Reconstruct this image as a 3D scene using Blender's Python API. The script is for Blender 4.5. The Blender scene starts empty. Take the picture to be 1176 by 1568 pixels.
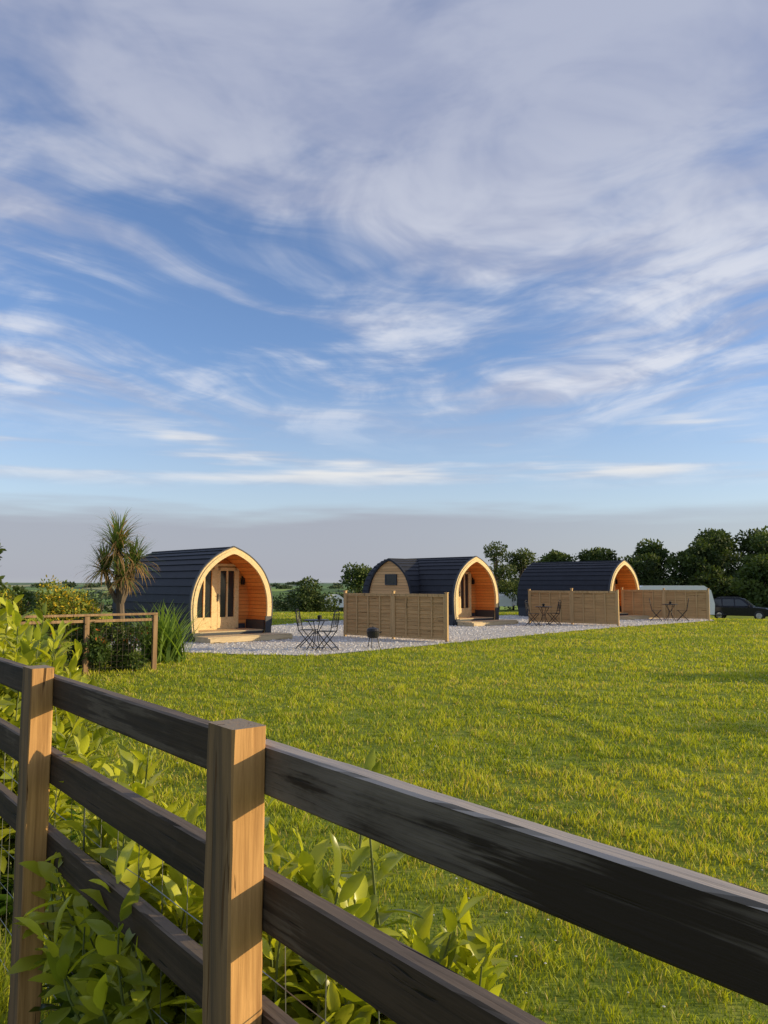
import bpy, math, random, bmesh
import numpy as np
from mathutils import Vector, Matrix, Quaternion, noise as mnoise
random.seed(7); rng=np.random.default_rng(11)
scene=bpy.context.scene
try:
    scene.view_settings.view_transform='Standard'; scene.view_settings.look='None'; scene.view_settings.exposure=0
except Exception: pass
R=math.radians
# ---------------------------------------------------------------- camera
cd=bpy.data.cameras.new("camera"); cam=bpy.data.objects.new("camera",cd); scene.collection.objects.link(cam)
cam.location=(0,0,1.6); cam.rotation_euler=(R(90+5.28),0,0)
cd.sensor_fit='HORIZONTAL'; cd.sensor_width=36; cd.lens=36.06; cd.clip_start=0.05; cd.clip_end=9000
scene.camera=cam
# ---------------------------------------------------------------- sun
SA,SE=R(-2),R(14)
sunv=Vector((math.cos(SA)*math.cos(SE),math.sin(SA)*math.cos(SE),math.sin(SE)))
sd=bpy.data.lights.new("sun",'SUN'); sd.energy=5.0; sd.angle=R(0.5); sd.color=(1,0.79,0.47)
so=bpy.data.objects.new("sun",sd); scene.collection.objects.link(so); so.rotation_euler=sunv.to_track_quat('Z','Y').to_euler(); so.location=(20,0,20)

# ---------------------------------------------------------------- node helpers
class NT:
    def __init__(self,nt): self.nt=nt
    def n(self,t,**kw):
        nd=self.nt.nodes.new(t)
        for k,v in kw.items():
            if k=='inp':
                for a,b in v.items():
                    if isinstance(b,bpy.types.NodeSocket): self.nt.links.new(b,nd.inputs[a])
                    else: nd.inputs[a].default_value=b
            else: setattr(nd,k,v)
        return nd
    def math(self,op,a,b=0.0,c=None,clamp=False):
        d={0:a,1:b}
        if c is not None: d[2]=c
        return self.n('ShaderNodeMath',operation=op,use_clamp=clamp,inp=d).outputs[0]
    def vmath(self,op,a,b): return self.n('ShaderNodeVectorMath',operation=op,inp={0:a,1:b}).outputs[0]
    def dot(self,a,b): return self.n('ShaderNodeVectorMath',operation='DOT_PRODUCT',inp={0:a,1:b}).outputs['Value']
    def noise(self,vec,scale,detail=4,rough=.5,dist=0,out=0):
        return self.n('ShaderNodeTexNoise',inp={'Vector':vec,'Scale':scale,'Detail':detail,'Roughness':rough,'Distortion':dist}).outputs[out]
    def ramp(self,fac,stops,interp='LINEAR'):
        r=self.n('ShaderNodeValToRGB'); r.color_ramp.interpolation=interp
        e=r.color_ramp.elements
        while len(e)<len(stops): e.new(0.5)
        for i,(p,c) in enumerate(stops):
            e[i].position=p; e[i].color=(c[0],c[1],c[2],1) if not isinstance(c,(int,float)) else (c,c,c,1)
        self.nt.links.new(fac,r.inputs[0]); return r.outputs[0]
    def mix(self,f,a,b,mode='MIX'):
        m=self.n('ShaderNodeMix',data_type='RGBA',blend_type=mode)
        for i,v in ((0,f),(6,a),(7,b)):
            if isinstance(v,bpy.types.NodeSocket): self.nt.links.new(v,m.inputs[i])
            else:
                if i and len(v)==3: v=(*v,1)
                m.inputs[i].default_value=v
        return m.outputs[2]
    def sstep(self,v,a,b,o0=0.,o1=1.):
        if a>b: a,b,o0,o1=b,a,o1,o0
        m=self.n('ShaderNodeMapRange',interpolation_type='SMOOTHSTEP',inp={0:v,1:a,2:b,3:o0,4:o1}); return m.outputs[0]
    def bump(self,h,strength=.5,dist=.01):
        return self.n('ShaderNodeBump',inp={'Height':h,'Strength':strength,'Distance':dist}).outputs[0]
def newmat(name):
    m=bpy.data.materials.new(name); m.use_nodes=True; m.node_tree.nodes.clear(); t=NT(m.node_tree)
    out=t.n('ShaderNodeOutputMaterial'); return m,t,out
def principled(t,out,col,rough=.6,normal=None,metal=0,spec=.5):
    p=t.n('ShaderNodeBsdfPrincipled')
    for k,v in (('Base Color',col),('Roughness',rough),('Metallic',metal),('Specular IOR Level',spec)):
        if isinstance(v,bpy.types.NodeSocket): t.nt.links.new(v,p.inputs[k])
        else: p.inputs[k].default_value=(*v,1) if isinstance(v,tuple) and len(v)==3 else v
    if normal is not None: t.nt.links.new(normal,p.inputs['Normal'])
    t.nt.links.new(p.outputs[0],out.inputs[0]); return p
def mat_plain(name,col,rough=.6,metal=0,var=.25,scale=6,spec=.5):
    m,t,out=newmat(name); tc=t.n('ShaderNodeTexCoord').outputs['Object']
    nz=t.noise(tc,scale,4,.6)
    c=t.mix(nz,tuple(x*(1-var) for x in col),tuple(min(1,x*(1+var)) for x in col))
    principled(t,out,c,rough,t.bump(t.noise(tc,scale*8,2,.6),.15,.005),metal,spec); return m
def mat_wood(name,dark,light,axis=0,gscale=1.,rough=.75,stain=None,stain_amt=.5,bump=.5,patch=2.5,top=None,side=None):
    m,t,out=newmat(name); tc=t.n('ShaderNodeTexCoord').outputs['Object']
    rnd=t.n('ShaderNodeObjectInfo').outputs['Random']
    off=t.n('ShaderNodeCombineXYZ',inp={0:t.math('MULTIPLY',rnd,37.),1:t.math('MULTIPLY',rnd,11.),2:t.math('MULTIPLY',rnd,23.)}).outputs[0]
    v=t.vmath('ADD',tc,off)
    sc=[14*gscale]*3; sc[axis]=.9*gscale
    vs=t.vmath('MULTIPLY',v,tuple(sc))
    g1=t.noise(vs,1.,5,.62,1.2); 
    sc2=[75*gscale]*3; sc2[axis]=2.5*gscale
    g2=t.noise(t.vmath('MULTIPLY',v,tuple(sc2)),1.,4,.65,.4)
    f=t.math('ADD',t.math('MULTIPLY',g1,.5),t.math('MULTIPLY',g2,.5))
    c=t.ramp(f,[(.36,dark),(.60,light)])
    geo=t.n('ShaderNodeNewGeometry')
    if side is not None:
        shade_f=t.math('MULTIPLY',t.sstep(t.dot(geo.outputs['Normal'],side[0]),.5,.9),t.sstep(g1,.25,.6,.95,.7))
        c=t.mix(shade_f,c,side[1])  # paints shade into the wood colour on faces along the given normal
    if stain is not None:
        sm=t.vmath('MULTIPLY',v,tuple([1.0 if i!=axis else .45 for i in range(3)]))
        st=t.noise(sm,patch,6,.65,.6); st=t.math('ADD',st,t.math('MULTIPLY',t.math('SUBTRACT',g2,.5),.6))
        c=t.mix(t.sstep(st,.62-.2*stain_amt,.76-.2*stain_amt),c,stain)
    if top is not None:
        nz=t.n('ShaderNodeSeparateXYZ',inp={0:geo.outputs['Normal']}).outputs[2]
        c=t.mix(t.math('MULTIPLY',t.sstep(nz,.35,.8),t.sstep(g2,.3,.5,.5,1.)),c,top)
    sc3=[26*gscale]*3; sc3[axis]=1.1*gscale
    cr=t.noise(t.vmath('MULTIPLY',v,tuple(sc3)),1.,3,.5,2.)
    crm=t.sstep(cr,.31,.35)
    c=t.mix(crm,tuple(x*.35 for x in dark),c)
    h=t.math('ADD',t.math('MULTIPLY',g2,.6),t.math('MULTIPLY',crm,.8))
    principled(t,out,c,rough,t.bump(h,bump,.004),0,.3); return m
def mat_planks(name,dark,light,axis='Z',bw=.12,along=0,rough=.6):
    m,t,out=newmat(name); tc=t.n('ShaderNodeTexCoord').outputs['Object']
    sp=t.n('ShaderNodeSeparateXYZ',inp={0:tc}); z=sp.outputs[axis]
    zz=t.math('DIVIDE',z,bw); fl=t.math('FLOOR',zz); fr=t.math('FRACT',zz)
    wn=t.n('ShaderNodeTexWhiteNoise',noise_dimensions='1D',inp={'W':fl}).outputs[0]
    sc=[22.]*3; sc[along]=1.2
    off=t.n('ShaderNodeCombineXYZ',inp={0:t.math('MULTIPLY',wn,9.),1:t.math('MULTIPLY',wn,5.),2:0.}).outputs[0]
    g=t.noise(t.vmath('ADD',t.vmath('MULTIPLY',tc,tuple(sc)),off),1.,5,.6,.6)
    f=t.math('ADD',t.math('MULTIPLY',g,.7),t.math('MULTIPLY',wn,.35))
    c=t.ramp(f,[(.25,dark),(.75,light)])
    gr=t.math('MULTIPLY',t.sstep(fr,0.,.07),t.sstep(fr,1.,.93))
    c=t.mix(gr,tuple(x*.25 for x in dark),c)
    principled(t,out,c,rough,t.bump(gr,.8,.01),0,.3); return m
def mat_foliage(name,trans=.35,rough=.45,tint=(1.1,1.25,.5),spec=.4):
    m,t,out=newmat(name); c=t.n('ShaderNodeAttribute',attribute_name='Col').outputs['Color']
    p=t.n('ShaderNodeBsdfPrincipled',inp={'Base Color':c,'Roughness':rough,'Specular IOR Level':spec})
    tr=t.n('ShaderNodeBsdfTranslucent',inp={'Color':t.mix(1.,c,tint,'MULTIPLY')})
    mx=t.n('ShaderNodeMixShader',inp={0:trans,1:p.outputs[0],2:tr.outputs[0]})
    t.nt.links.new(mx.outputs[0],out.inputs[0]); return m

# ---------------------------------------------------------------- mesh helpers
def link(ob,parent=None):
    scene.collection.objects.link(ob)
    if parent is not None: ob.parent=parent
    return ob
def empty(name,loc=(0,0,0),rz=0):
    e=bpy.data.objects.new(name,None); e.empty_display_size=.2; e.location=loc; e.rotation_euler=(0,0,rz); return link(e)
def obj(name,verts,faces,mats,parent=None,loc=(0,0,0),rot=(0,0,0),midx=None,smooth=False):
    me=bpy.data.meshes.new(name); me.from_pydata([tuple(v) for v in verts],[],faces); 
    for m in (mats if isinstance(mats,(list,tuple)) else [mats]): me.materials.append(m)
    if midx: me.polygons.foreach_set('material_index',midx)
    if smooth: me.polygons.foreach_set('use_smooth',[True]*len(me.polygons))
    me.update(); ob=bpy.data.objects.new(name,me); ob.location=loc; ob.rotation_euler=rot; return link(ob,parent)
def np_mesh(name,V,T,mat,col=None,parent=None,smooth=False,loc=(0,0,0)):
    me=bpy.data.meshes.new(name); V=np.ascontiguousarray(V,dtype=np.float32); T=np.ascontiguousarray(T,dtype=np.int32)
    me.vertices.add(len(V)); me.vertices.foreach_set('co',V.ravel())
    me.loops.add(T.size); me.loops.foreach_set('vertex_index',T.ravel())
    me.polygons.add(len(T)); me.polygons.foreach_set('loop_start',np.arange(0,T.size,T.shape[1],dtype=np.int32))
    if smooth: me.polygons.foreach_set('use_smooth',np.ones(len(T),dtype=bool))
    me.materials.append(mat)
    if col is not None:
        at=me.color_attributes.new('Col','FLOAT_COLOR','POINT'); c=np.ones((len(V),4),dtype=np.float32); c[:,:3]=col
        at.data.foreach_set('color',c.ravel())
    me.update(calc_edges=True); me.validate()
    ob=bpy.data.objects.new(name,me); ob.location=loc; return link(ob,parent)
class MB:
    def __init__(s): s.v=[];s.f=[];s.m=[]
    def box(s,c,d,mi=0,rz=0,rx=0):
        o=len(s.v); cr,sr=math.cos(rz),math.sin(rz)
        for x in (-.5,.5):
            for y in (-.5,.5):
                for z in (-.5,.5):
                    X,Y,Z=x*d[0],y*d[1],z*d[2]
                    if rx: Y,Z=Y*math.cos(rx)-Z*math.sin(rx),Y*math.sin(rx)+Z*math.cos(rx)
                    s.v.append((c[0]+X*cr-Y*sr,c[1]+X*sr+Y*cr,c[2]+Z))
        for q in ((0,1,3,2),(4,6,7,5),(0,4,5,1),(2,3,7,6),(0,2,6,4),(1,5,7,3)):
            s.f.append(tuple(o+i for i in q)); s.m.append(mi)
    def tube(s,pts,rad,n=6,mi=0,cap=True):
        pts=[Vector(p) for p in pts]; 
        if not isinstance(rad,(list,tuple)): rad=[rad]*len(pts)
        o=len(s.v); prev=None
        for i,p in enumerate(pts):
            d=(pts[min(i+1,len(pts)-1)]-pts[max(i-1,0)])
            if d.length<1e-9: d=Vector((0,0,1))
            d.normalize()
            a=Vector((0,0,1)) if abs(d.z)<.9 else Vector((1,0,0))
            if prev is not None: u=(prev-d*prev.dot(d)); u=u.normalized() if u.length>1e-6 else d.cross(a).normalized()
            else: u=d.cross(a).normalized()
            w=d.cross(u); prev=u
            for k in range(n):
                an=2*math.pi*k/n; s.v.append(tuple(p+(u*math.cos(an)+w*math.sin(an))*rad[i]))
        for i in range(len(pts)-1):
            for k in range(n):
                k2=(k+1)%n; s.f.append((o+i*n+k,o+i*n+k2,o+(i+1)*n+k2,o+(i+1)*n+k)); s.m.append(mi)
        if cap:
            s.f.append(tuple(o+k for k in range(n))[::-1]); s.m.append(mi)
            e=o+(len(pts)-1)*n; s.f.append(tuple(e+k for k in range(n))); s.m.append(mi)
    def face(s,pts,mi=0):
        o=len(s.v); s.v+= [tuple(p) for p in pts]; s.f.append(tuple(range(o,o+len(pts)))); s.m.append(mi)
    def build(s,name,mats,parent=None,loc=(0,0,0),rot=(0,0,0),bevel=0,smooth=False):
        ob=obj(name,s.v,s.f,mats,parent,loc,rot,s.m,smooth)
        if bevel:
            b=ob.modifiers.new('bevel','BEVEL'); b.width=bevel; b.segments=2; b.limit_method='ANGLE'
        return ob
def beam(name,L,h,w,mat,parent,loc,rot,jit=.0015,seg=30,cham=.006,bow=0):
    o=[];f=[]
    cs=[(-w/2+cham,-h/2),(w/2-cham,-h/2),(w/2,-h/2+cham),(w/2,h/2-cham),(w/2-cham,h/2),(-w/2+cham,h/2),(-w/2,h/2-cham),(-w/2,-h/2+cham)]
    sd_=random.random()*100
    for i in range(seg+1):
        x=-L/2+L*i/seg; bz=bow*(1-(2*i/seg-1)**2)
        for k,(y,z) in enumerate(cs):
            j=mnoise.noise(Vector((x*6+sd_,k*3.1,0)))*jit+mnoise.noise(Vector((x*25+sd_,k*1.7,5)))*jit*.6
            q=mnoise.noise(Vector((x*2+sd_,9,0)))*jit*1.5
            o.append((x,y+j+q,z+j+bz))
    for i in range(seg):
        for k in range(8):
            k2=(k+1)%8; f.append((i*8+k,i*8+k2,(i+1)*8+k2,(i+1)*8+k)[::-1])
    f.append(tuple(range(7,-1,-1))); f.append(tuple(seg*8+k for k in range(8)))
    ob=obj(name,o,f,mat,parent,loc,rot)
    bm=bmesh.new(); bm.from_mesh(ob.data); bmesh.ops.recalc_face_normals(bm,faces=bm.faces); bm.to_mesh(ob.data); bm.free()
    return ob
def norm(a): return a/np.maximum(np.linalg.norm(a,axis=-1,keepdims=True),1e-9)
_st=[(.14,.26,.03),(.38,.46,.05),(.64,.42,.03),(.86,.22,-.05)]
LEAF=[(0,0,0)]; 
for (a_,b_,c_) in _st: LEAF+=[(a_,-b_,c_),(a_,0,c_-.055),(a_,b_,c_)]
LEAF.append((1,0,-.14)); LEAF=np.array(LEAF); LEAFT=[(0,2,1),(0,3,2)]
for i in range(3):
    o_=1+3*i; LEAFT+=[(o_,o_+1,o_+4),(o_,o_+4,o_+3),(o_+1,o_+2,o_+5),(o_+1,o_+5,o_+4)]
LEAFT+=[(10,11,13),(11,12,13)]; LEAFT=np.array(LEAFT)
DIA=np.array([(0,0,0),(.5,-.5,.05),(.5,.5,.05),(1,0,0)]); DIAT=np.array([(0,2,1),(1,2,3)])
def leaves(P,D,N,L,W,tmpl=LEAF,tt=LEAFT):
    D=norm(D); S=norm(np.cross(D,N)); Nn=np.cross(S,D)
    L=L[:,None,None];W=W[:,None,None]
    V=P[:,None,:]+tmpl[None,:,0:1]*L*D[:,None,:]+tmpl[None,:,1:2]*W*S[:,None,:]+tmpl[None,:,2:3]*L*Nn[:,None,:]
    k=len(tmpl); T=tt[None]+(np.arange(len(P))*k)[:,None,None]
    return V.reshape(-1,3),T.reshape(-1,3),k

# ---------------------------------------------------------------- materials
M_slate=mat_plain("roof_shingle",(.022,.025,.034),.6,0,.35,3,.25)
M_base=mat_plain("dark_skirting",(.03,.035,.045),.6)
M_pale=mat_wood("pale_larch",(.60,.43,.19),(.80,.61,.32),1,.7,.6,bump=.15)
M_orange=mat_planks("orange_cladding",(.56,.19,.042),(.80,.33,.08),'Z',.11,0)
M_gable=mat_planks("tan_cladding",(.34,.19,.085),(.52,.31,.15),'Z',.11,1)
M_glass=mat_plain("dark_glass",(.02,.025,.03),.05,0,.1)
M_black=mat_plain("black_metal",(.015,.015,.017),.45,.3)
M_deck=mat_wood("deck_board",(.42,.32,.18),(.62,.49,.30),0,.6,.7,bump=.2)
M_panel=mat_wood("lap_panel_wood",(.34,.21,.09),(.54,.35,.16),0,.5,.8,bump=.3)
M_panelpost=mat_wood("panel_post_wood",(.38,.25,.11),(.58,.40,.20),2,.5,.8,bump=.3)
SHADE_N=(-.777,-.629,0.)
M_post=mat_wood("weathered_shaded_post",(.30,.15,.05),(.62,.35,.13),0,1.,.8,stain=(.12,.07,.035),stain_amt=.10,bump=.8,top=(.26,.21,.15),side=(SHADE_N,(.055,.046,.034)))  # side paints shade on faces turned from the sun; stain and top are weathering
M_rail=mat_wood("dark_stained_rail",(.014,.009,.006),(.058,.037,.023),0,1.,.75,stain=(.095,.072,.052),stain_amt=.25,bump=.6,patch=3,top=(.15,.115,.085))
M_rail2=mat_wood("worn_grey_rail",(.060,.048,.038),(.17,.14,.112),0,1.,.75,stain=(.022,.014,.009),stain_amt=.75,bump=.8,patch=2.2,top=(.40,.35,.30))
M_wire=mat_plain("galvanised_wire",(.25,.26,.26),.4,.8)
M_dwire=mat_plain("dark_wire",(.06,.05,.04),.6,.3)
M_bark=mat_wood("bark",(.07,.05,.035),(.18,.14,.10),2,.6,.9,bump=.9)
M_white=mat_plain("white_caravan",(.78,.78,.76),.4,0,.06)
M_leaf=mat_foliage("laurel_leaf",.45,.3,(1.25,1.25,.4),.5)
M_tree=mat_foliage("tree_leaf",.25,.6,(1.1,1.2,.4),.2)
M_blade=mat_foliage("grass_blade",.45,.5,(1.2,1.15,.4),.25)

# ---------------------------------------------------------------- ground
def ss(a,b,x):
    t=min(1,max(0,(x-a)/(b-a))); return t*t*(3-2*t)
def hz(x,y):
    r=math.hypot(x,y); k=ss(11,15.5,x)
    h=-(1.5-.2*k)*ss(40-4*k,68-6*k,r)-2.5*ss(78,160,r)-5*ss(160,320,r)
    if r>300:
        h+=(10.5+ (4 if x>0 else 0))*ss(320,1700,r)
        h+=6*mnoise.noise(Vector((x*.0022,y*.0022,3)))*ss(300,900,r)
    return h
rad=[0.0]; r=1.0
while r<34: rad.append(r); r+=1.2
while r<120: rad.append(r); r*=1.035
while r<6000: rad.append(r); r*=1.06
NA=240; V=[(0,0,0)];F=[]
for r in rad[1:]:
    for k in range(NA):
        a=2*math.pi*k/NA; x,y=r*math.cos(a),r*math.sin(a); V.append((x,y,hz(x,y)))
for k in range(NA): F.append((0,1+k,1+(k+1)%NA))
for i in range(len(rad)-2):
    for k in range(NA):
        a=1+i*NA+k;b=1+i*NA+(k+1)%NA; F.append((a,a+NA,b+NA,b))
m,t,out=newmat("ground"); geo=t.n('ShaderNodeNewGeometry'); P=geo.outputs['Position']
dist=t.n('ShaderNodeVectorMath',operation='LENGTH',inp={0:P}).outputs['Value']
n1=t.noise(P,.35,4,.6); n2=t.noise(P,9,5,.7)
lawn=t.ramp(t.math('ADD',t.math('MULTIPLY',n1,.5),t.math('MULTIPLY',n2,.5)),[(.34,(.09,.11,.018)),(.5,(.19,.24,.03)),(.66,(.31,.32,.055))])
vv=t.vmath('MULTIPLY',P,(.9,.5,0))
vo=t.n('ShaderNodeTexVoronoi',inp={'Vector':vv,'Scale':.012,'Randomness':.9})
field=t.ramp(t.n('ShaderNodeSeparateXYZ',inp={0:vo.outputs['Color']}).outputs[0],[(0.,(.12,.20,.04)),(.3,(.26,.36,.07)),(.55,(.15,.24,.05)),(.75,(.36,.36,.15)),(1.,(.20,.30,.07))],'CONSTANT')
ve=t.n('ShaderNodeTexVoronoi',feature='DISTANCE_TO_EDGE',inp={'Vector':vv,'Scale':.012,'Randomness':.9}).outputs['Distance']
field=t.mix(t.sstep(ve,.02,.05),(.03,.05,.025),field)
c=t.mix(t.sstep(dist,90,160),lawn,field)
c=t.mix(t.sstep(dist,300,2600,0,.6),c,(.17,.24,.30))  # aerial haze painted into the ground colour, growing with distance
principled(t,out,c,.9,t.bump(n2,.6,.03),0,.1)
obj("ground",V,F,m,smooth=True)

# gravel ------------------------------------------------------------
GP=[(-6.3,17.8),(-4.6,18.0),(-3.0,17.4),(-1.5,17.2),(.2,19.0),(1.7,20.6),(4.3,23.6),(6.6,26.2),(8.8,28.4),(12.0,31.2),(14.2,33.2),(14.3,34.4),(12.6,37.6),(6.5,38.5),(1.0,36.5),(-2.5,32.5),(-4.4,29.0),(-8.2,29.5),(-10,25)]
gp=[]
for i,p in enumerate(GP):
    q=GP[(i+1)%len(GP)]; n=max(2,int(math.hypot(q[0]-p[0],q[1]-p[1])/.25))
    for k in range(n):
        u=k/n; gp.append((p[0]+(q[0]-p[0])*u+random.uniform(-.07,.07),p[1]+(q[1]-p[1])*u+random.uniform(-.07,.07)))
def inside(X,Y,poly=GP):
    ins=np.zeros(len(X),bool); n=len(poly); j=n-1
    for i in range(n):
        xi,yi=poly[i];xj,yj=poly[j]
        c=((yi>Y)!=(yj>Y))&(X<(xj-xi)*(Y-yi)/((yj-yi) if yj!=yi else 1e-9)+xi); ins^=c; j=i
    return ins
m,t,out=newmat("gravel"); P=t.n('ShaderNodeNewGeometry').outputs['Position']
vo=t.n('ShaderNodeTexVoronoi',inp={'Vector':P,'Scale':28.})
g=t.n('ShaderNodeSeparateXYZ',inp={0:vo.outputs['Color']}).outputs[0]
c=t.ramp(g,[(0,(.38,.35,.31)),(.5,(.58,.54,.48)),(1,(.76,.72,.65))])
c=t.mix(t.sstep(t.noise(P,.8,4,.6),.45,.7,0,.3),c,(.32,.28,.22))
principled(t,out,c,.9,t.bump(t.math('SUBTRACT',1.,vo.outputs['Distance']),1.,.03),0,.2)
from mathutils.geometry import tessellate_polygon
tri=tessellate_polygon([[Vector((x,y,0)) for x,y in gp]])
obj("gravel_pad",[(x,y,.012) for x,y in gp],[tuple(a) for a in tri],m)
n=26000; X=rng.uniform(-10,16.5,n);Y=17+ (rng.random(n)**1.5)*24; ok=inside(X,Y); X=X[ok];Y=Y[ok]; k=len(X)
sz=rng.uniform(.012,.03,k)*(1+Y/40)
oct_=np.array([(1,0,0),(0,1,0),(-1,0,0),(0,-1,0),(0,0,.8)]); 
A=rng.uniform(0,6.28,k); ca,sa=np.cos(A),np.sin(A)
V=np.stack([X[:,None]+sz[:,None]*(oct_[None,:,0]*ca[:,None]-oct_[None,:,1]*sa[:,None]*.7),Y[:,None]+sz[:,None]*(oct_[None,:,0]*sa[:,None]+oct_[None,:,1]*ca[:,None]*.7),.012+sz[:,None]*oct_[None,:,2]+0*X[:,None]],-1).reshape(-1,3)
T=(np.array([(0,1,4),(1,2,4),(2,3,4),(3,0,4)])[None]+(np.arange(k)*5)[:,None,None]).reshape(-1,3)
gm,t,out=newmat("pebbles"); principled(t,out,t.n('ShaderNodeAttribute',attribute_name='Col').outputs['Color'],.85)
col=np.repeat(rng.uniform(.42,.80,k)[:,None]*np.array([[1,.95,.87]]),5,0)
np_mesh("gravel_stones",V,T,gm,col)

# ---------------------------------------------------------------- grass blades
def grass(name,n,Dmin,Dmax,dexp,hbase,wbase,region=None,xfac=.62,hvar=.5):
    u=rng.random(n); e=2-dexp; D=(Dmin**e+u*(Dmax**e-Dmin**e))**(1/e)
    X=rng.uniform(-1,1,n)*(xfac*D+.3); Y=D
    ok=~inside(X,Y)&~((X>13)&(np.hypot(X,Y)>39)) 
    if region is not None: ok&=region(X,Y)
    X=X[ok];Y=Y[ok];D=D[ok];k=len(X)
    cl=np.array([mnoise.noise(Vector((x*2.2,y*2.2,0)))+1.0*mnoise.noise(Vector((x*6.5,y*6.5,4))) for x,y in zip(X,Y)])
    big=np.array([mnoise.noise(Vector((x*.3,y*.7,9))) for x,y in zip(X,Y)])
    sc=(D/3)**.75
    H=hbase*np.clip(1+1.0*cl,.3,2.4)*rng.uniform(1-hvar,1+hvar,k)*(D/3)**.05
    W=wbase*sc*rng.uniform(.7,1.3,k)
    A=rng.uniform(0,2*np.pi,k); B=rng.uniform(0,2*np.pi,k); lean=rng.uniform(.1,1.0,k)*H
    px=np.cos(A)*W/2;py=np.sin(A)*W/2; lx=np.cos(B)*lean; ly=np.sin(B)*lean
    Z=np.array([hz(x,y) if x*x+y*y>1200 else 0. for x,y in zip(X,Y)])
    V=np.stack([np.stack([X-px,Y-py,Z],-1),np.stack([X+px,Y+py,Z],-1),
        np.stack([X-px*.8+lx*.35,Y-py*.8+ly*.35,Z+H*.55],-1),np.stack([X+px*.8+lx*.35,Y+py*.8+ly*.35,Z+H*.55],-1),
        np.stack([X+lx,Y+ly,Z+H],-1)],1).reshape(-1,3)
    T=(np.array([(0,1,3),(0,3,2),(2,3,4)])[None]+(np.arange(k)*5)[:,None,None]).reshape(-1,3)
    g1=np.array([.19,.28,.02]);g2=np.array([.54,.56,.042]);g3=np.array([.60,.49,.16])
    f=np.clip(.5+.45*cl+.6*big+rng.normal(0,.2,k),0,1)[:,None]
    C=g1*(1-f)+g2*f; dry=(rng.random(k)<.08+.12*(big>.12))[:,None]; C=np.where(dry,g3,C)
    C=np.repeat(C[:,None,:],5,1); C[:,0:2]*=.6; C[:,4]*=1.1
    return np_mesh(name,V,T,M_blade,C.reshape(-1,3))
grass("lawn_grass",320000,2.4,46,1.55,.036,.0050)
Fd=Vector((-.629,.777)); C0=Vector((-.298,1.587))
def roughreg(X,Y):
    d=(X-C0.x)*.777+(Y-C0.y)*.629
    return (d<1.05)&(X<1.0)
grass("rough_grass",40000,2.2,9,1.4,.10,.005,roughreg,.62)
n=1100; D=3+ (rng.random(n)**1.2)*22; X=rng.uniform(-.55,.55,n)*D; cl=np.array([mnoise.noise(Vector((x*.8,y*.8,20))) for x,y in zip(X,D)])
ok=(cl>.05)&~inside(X,D); X=X[ok];D=D[ok];k=len(X)
fan=np.array([(math.cos(a),math.sin(a),0) for a in np.linspace(0,2*math.pi,7)[:-1]]+[(0,0,.6)])
sz=rng.uniform(.004,.008,k)*(D/5)**.35
V=np.stack([X[:,None]+sz[:,None]*fan[None,:,0],D[:,None]+sz[:,None]*fan[None,:,1],(rng.uniform(.035,.055,k)*(D/5)**.1)[:,None]+sz[:,None]*fan[None,:,2]],-1).reshape(-1,3)
T=(np.array([(i,(i+1)%6,6) for i in range(6)])[None]+(np.arange(k)*7)[:,None,None]).reshape(-1,3)
np_mesh("clover_flowers",V,T,mat_plain("petal",(.62,.60,.50),.7,0,.1))

# ---------------------------------------------------------------- camping pods
CP=[(1.22,0.0),(1.27,.35),(1.30,.75),(1.28,1.12),(1.17,1.52),(.95,1.90),(.62,2.21),(.28,2.41),(0,2.52)]
def catmull(pts,m=10):
    o=[]; n=len(pts)
    for i in range(n-1):
        p0=pts[max(i-1,0)];p1=pts[i];p2=pts[i+1];p3=pts[min(i+2,n-1)]
        for k in range(m):
            u=k/m; o.append(tuple(.5*((2*p1[j])+(-p0[j]+p2[j])*u+(2*p0[j]-5*p1[j]+4*p2[j]-p3[j])*u*u+(-p0[j]+3*p1[j]-3*p2[j]+p3[j])*u**3) for j in (0,1)))
    o.append(pts[-1]); return o
fine=catmull(CP,12)
cum=[0]
for a,b in zip(fine,fine[1:]): cum.append(cum[-1]+math.hypot(b[0]-a[0],b[1]-a[1]))
def half(n,inset=0,scale=1.):
    o=[]
    for i in range(n+1):
        L=cum[-1]*i/n; j=max(0,min(len(fine)-2,int(np.searchsorted(cum,L))-1)); u=(L-cum[j])/(cum[j+1]-cum[j])
        x=fine[j][0]*(1-u)+fine[j+1][0]*u; z=fine[j][1]*(1-u)+fine[j+1][1]*u
        tx,tz=fine[j+1][0]-fine[j][0],fine[j+1][1]-fine[j][1]; l=math.hypot(tx,tz); nx,nz=tz/l,-tx/l
        x-=nx*inset; z-=nz*inset
        if i==n: x=0; z=fine[-1][1]-inset*1.15
        if i==0: z=0
        o.append((x*scale,z*scale))
    return o
def full(n,inset=0,scale=1.):
    h=half(n,inset,scale); return h+[(-x,z) for x,z in h[-2::-1]]
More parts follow.
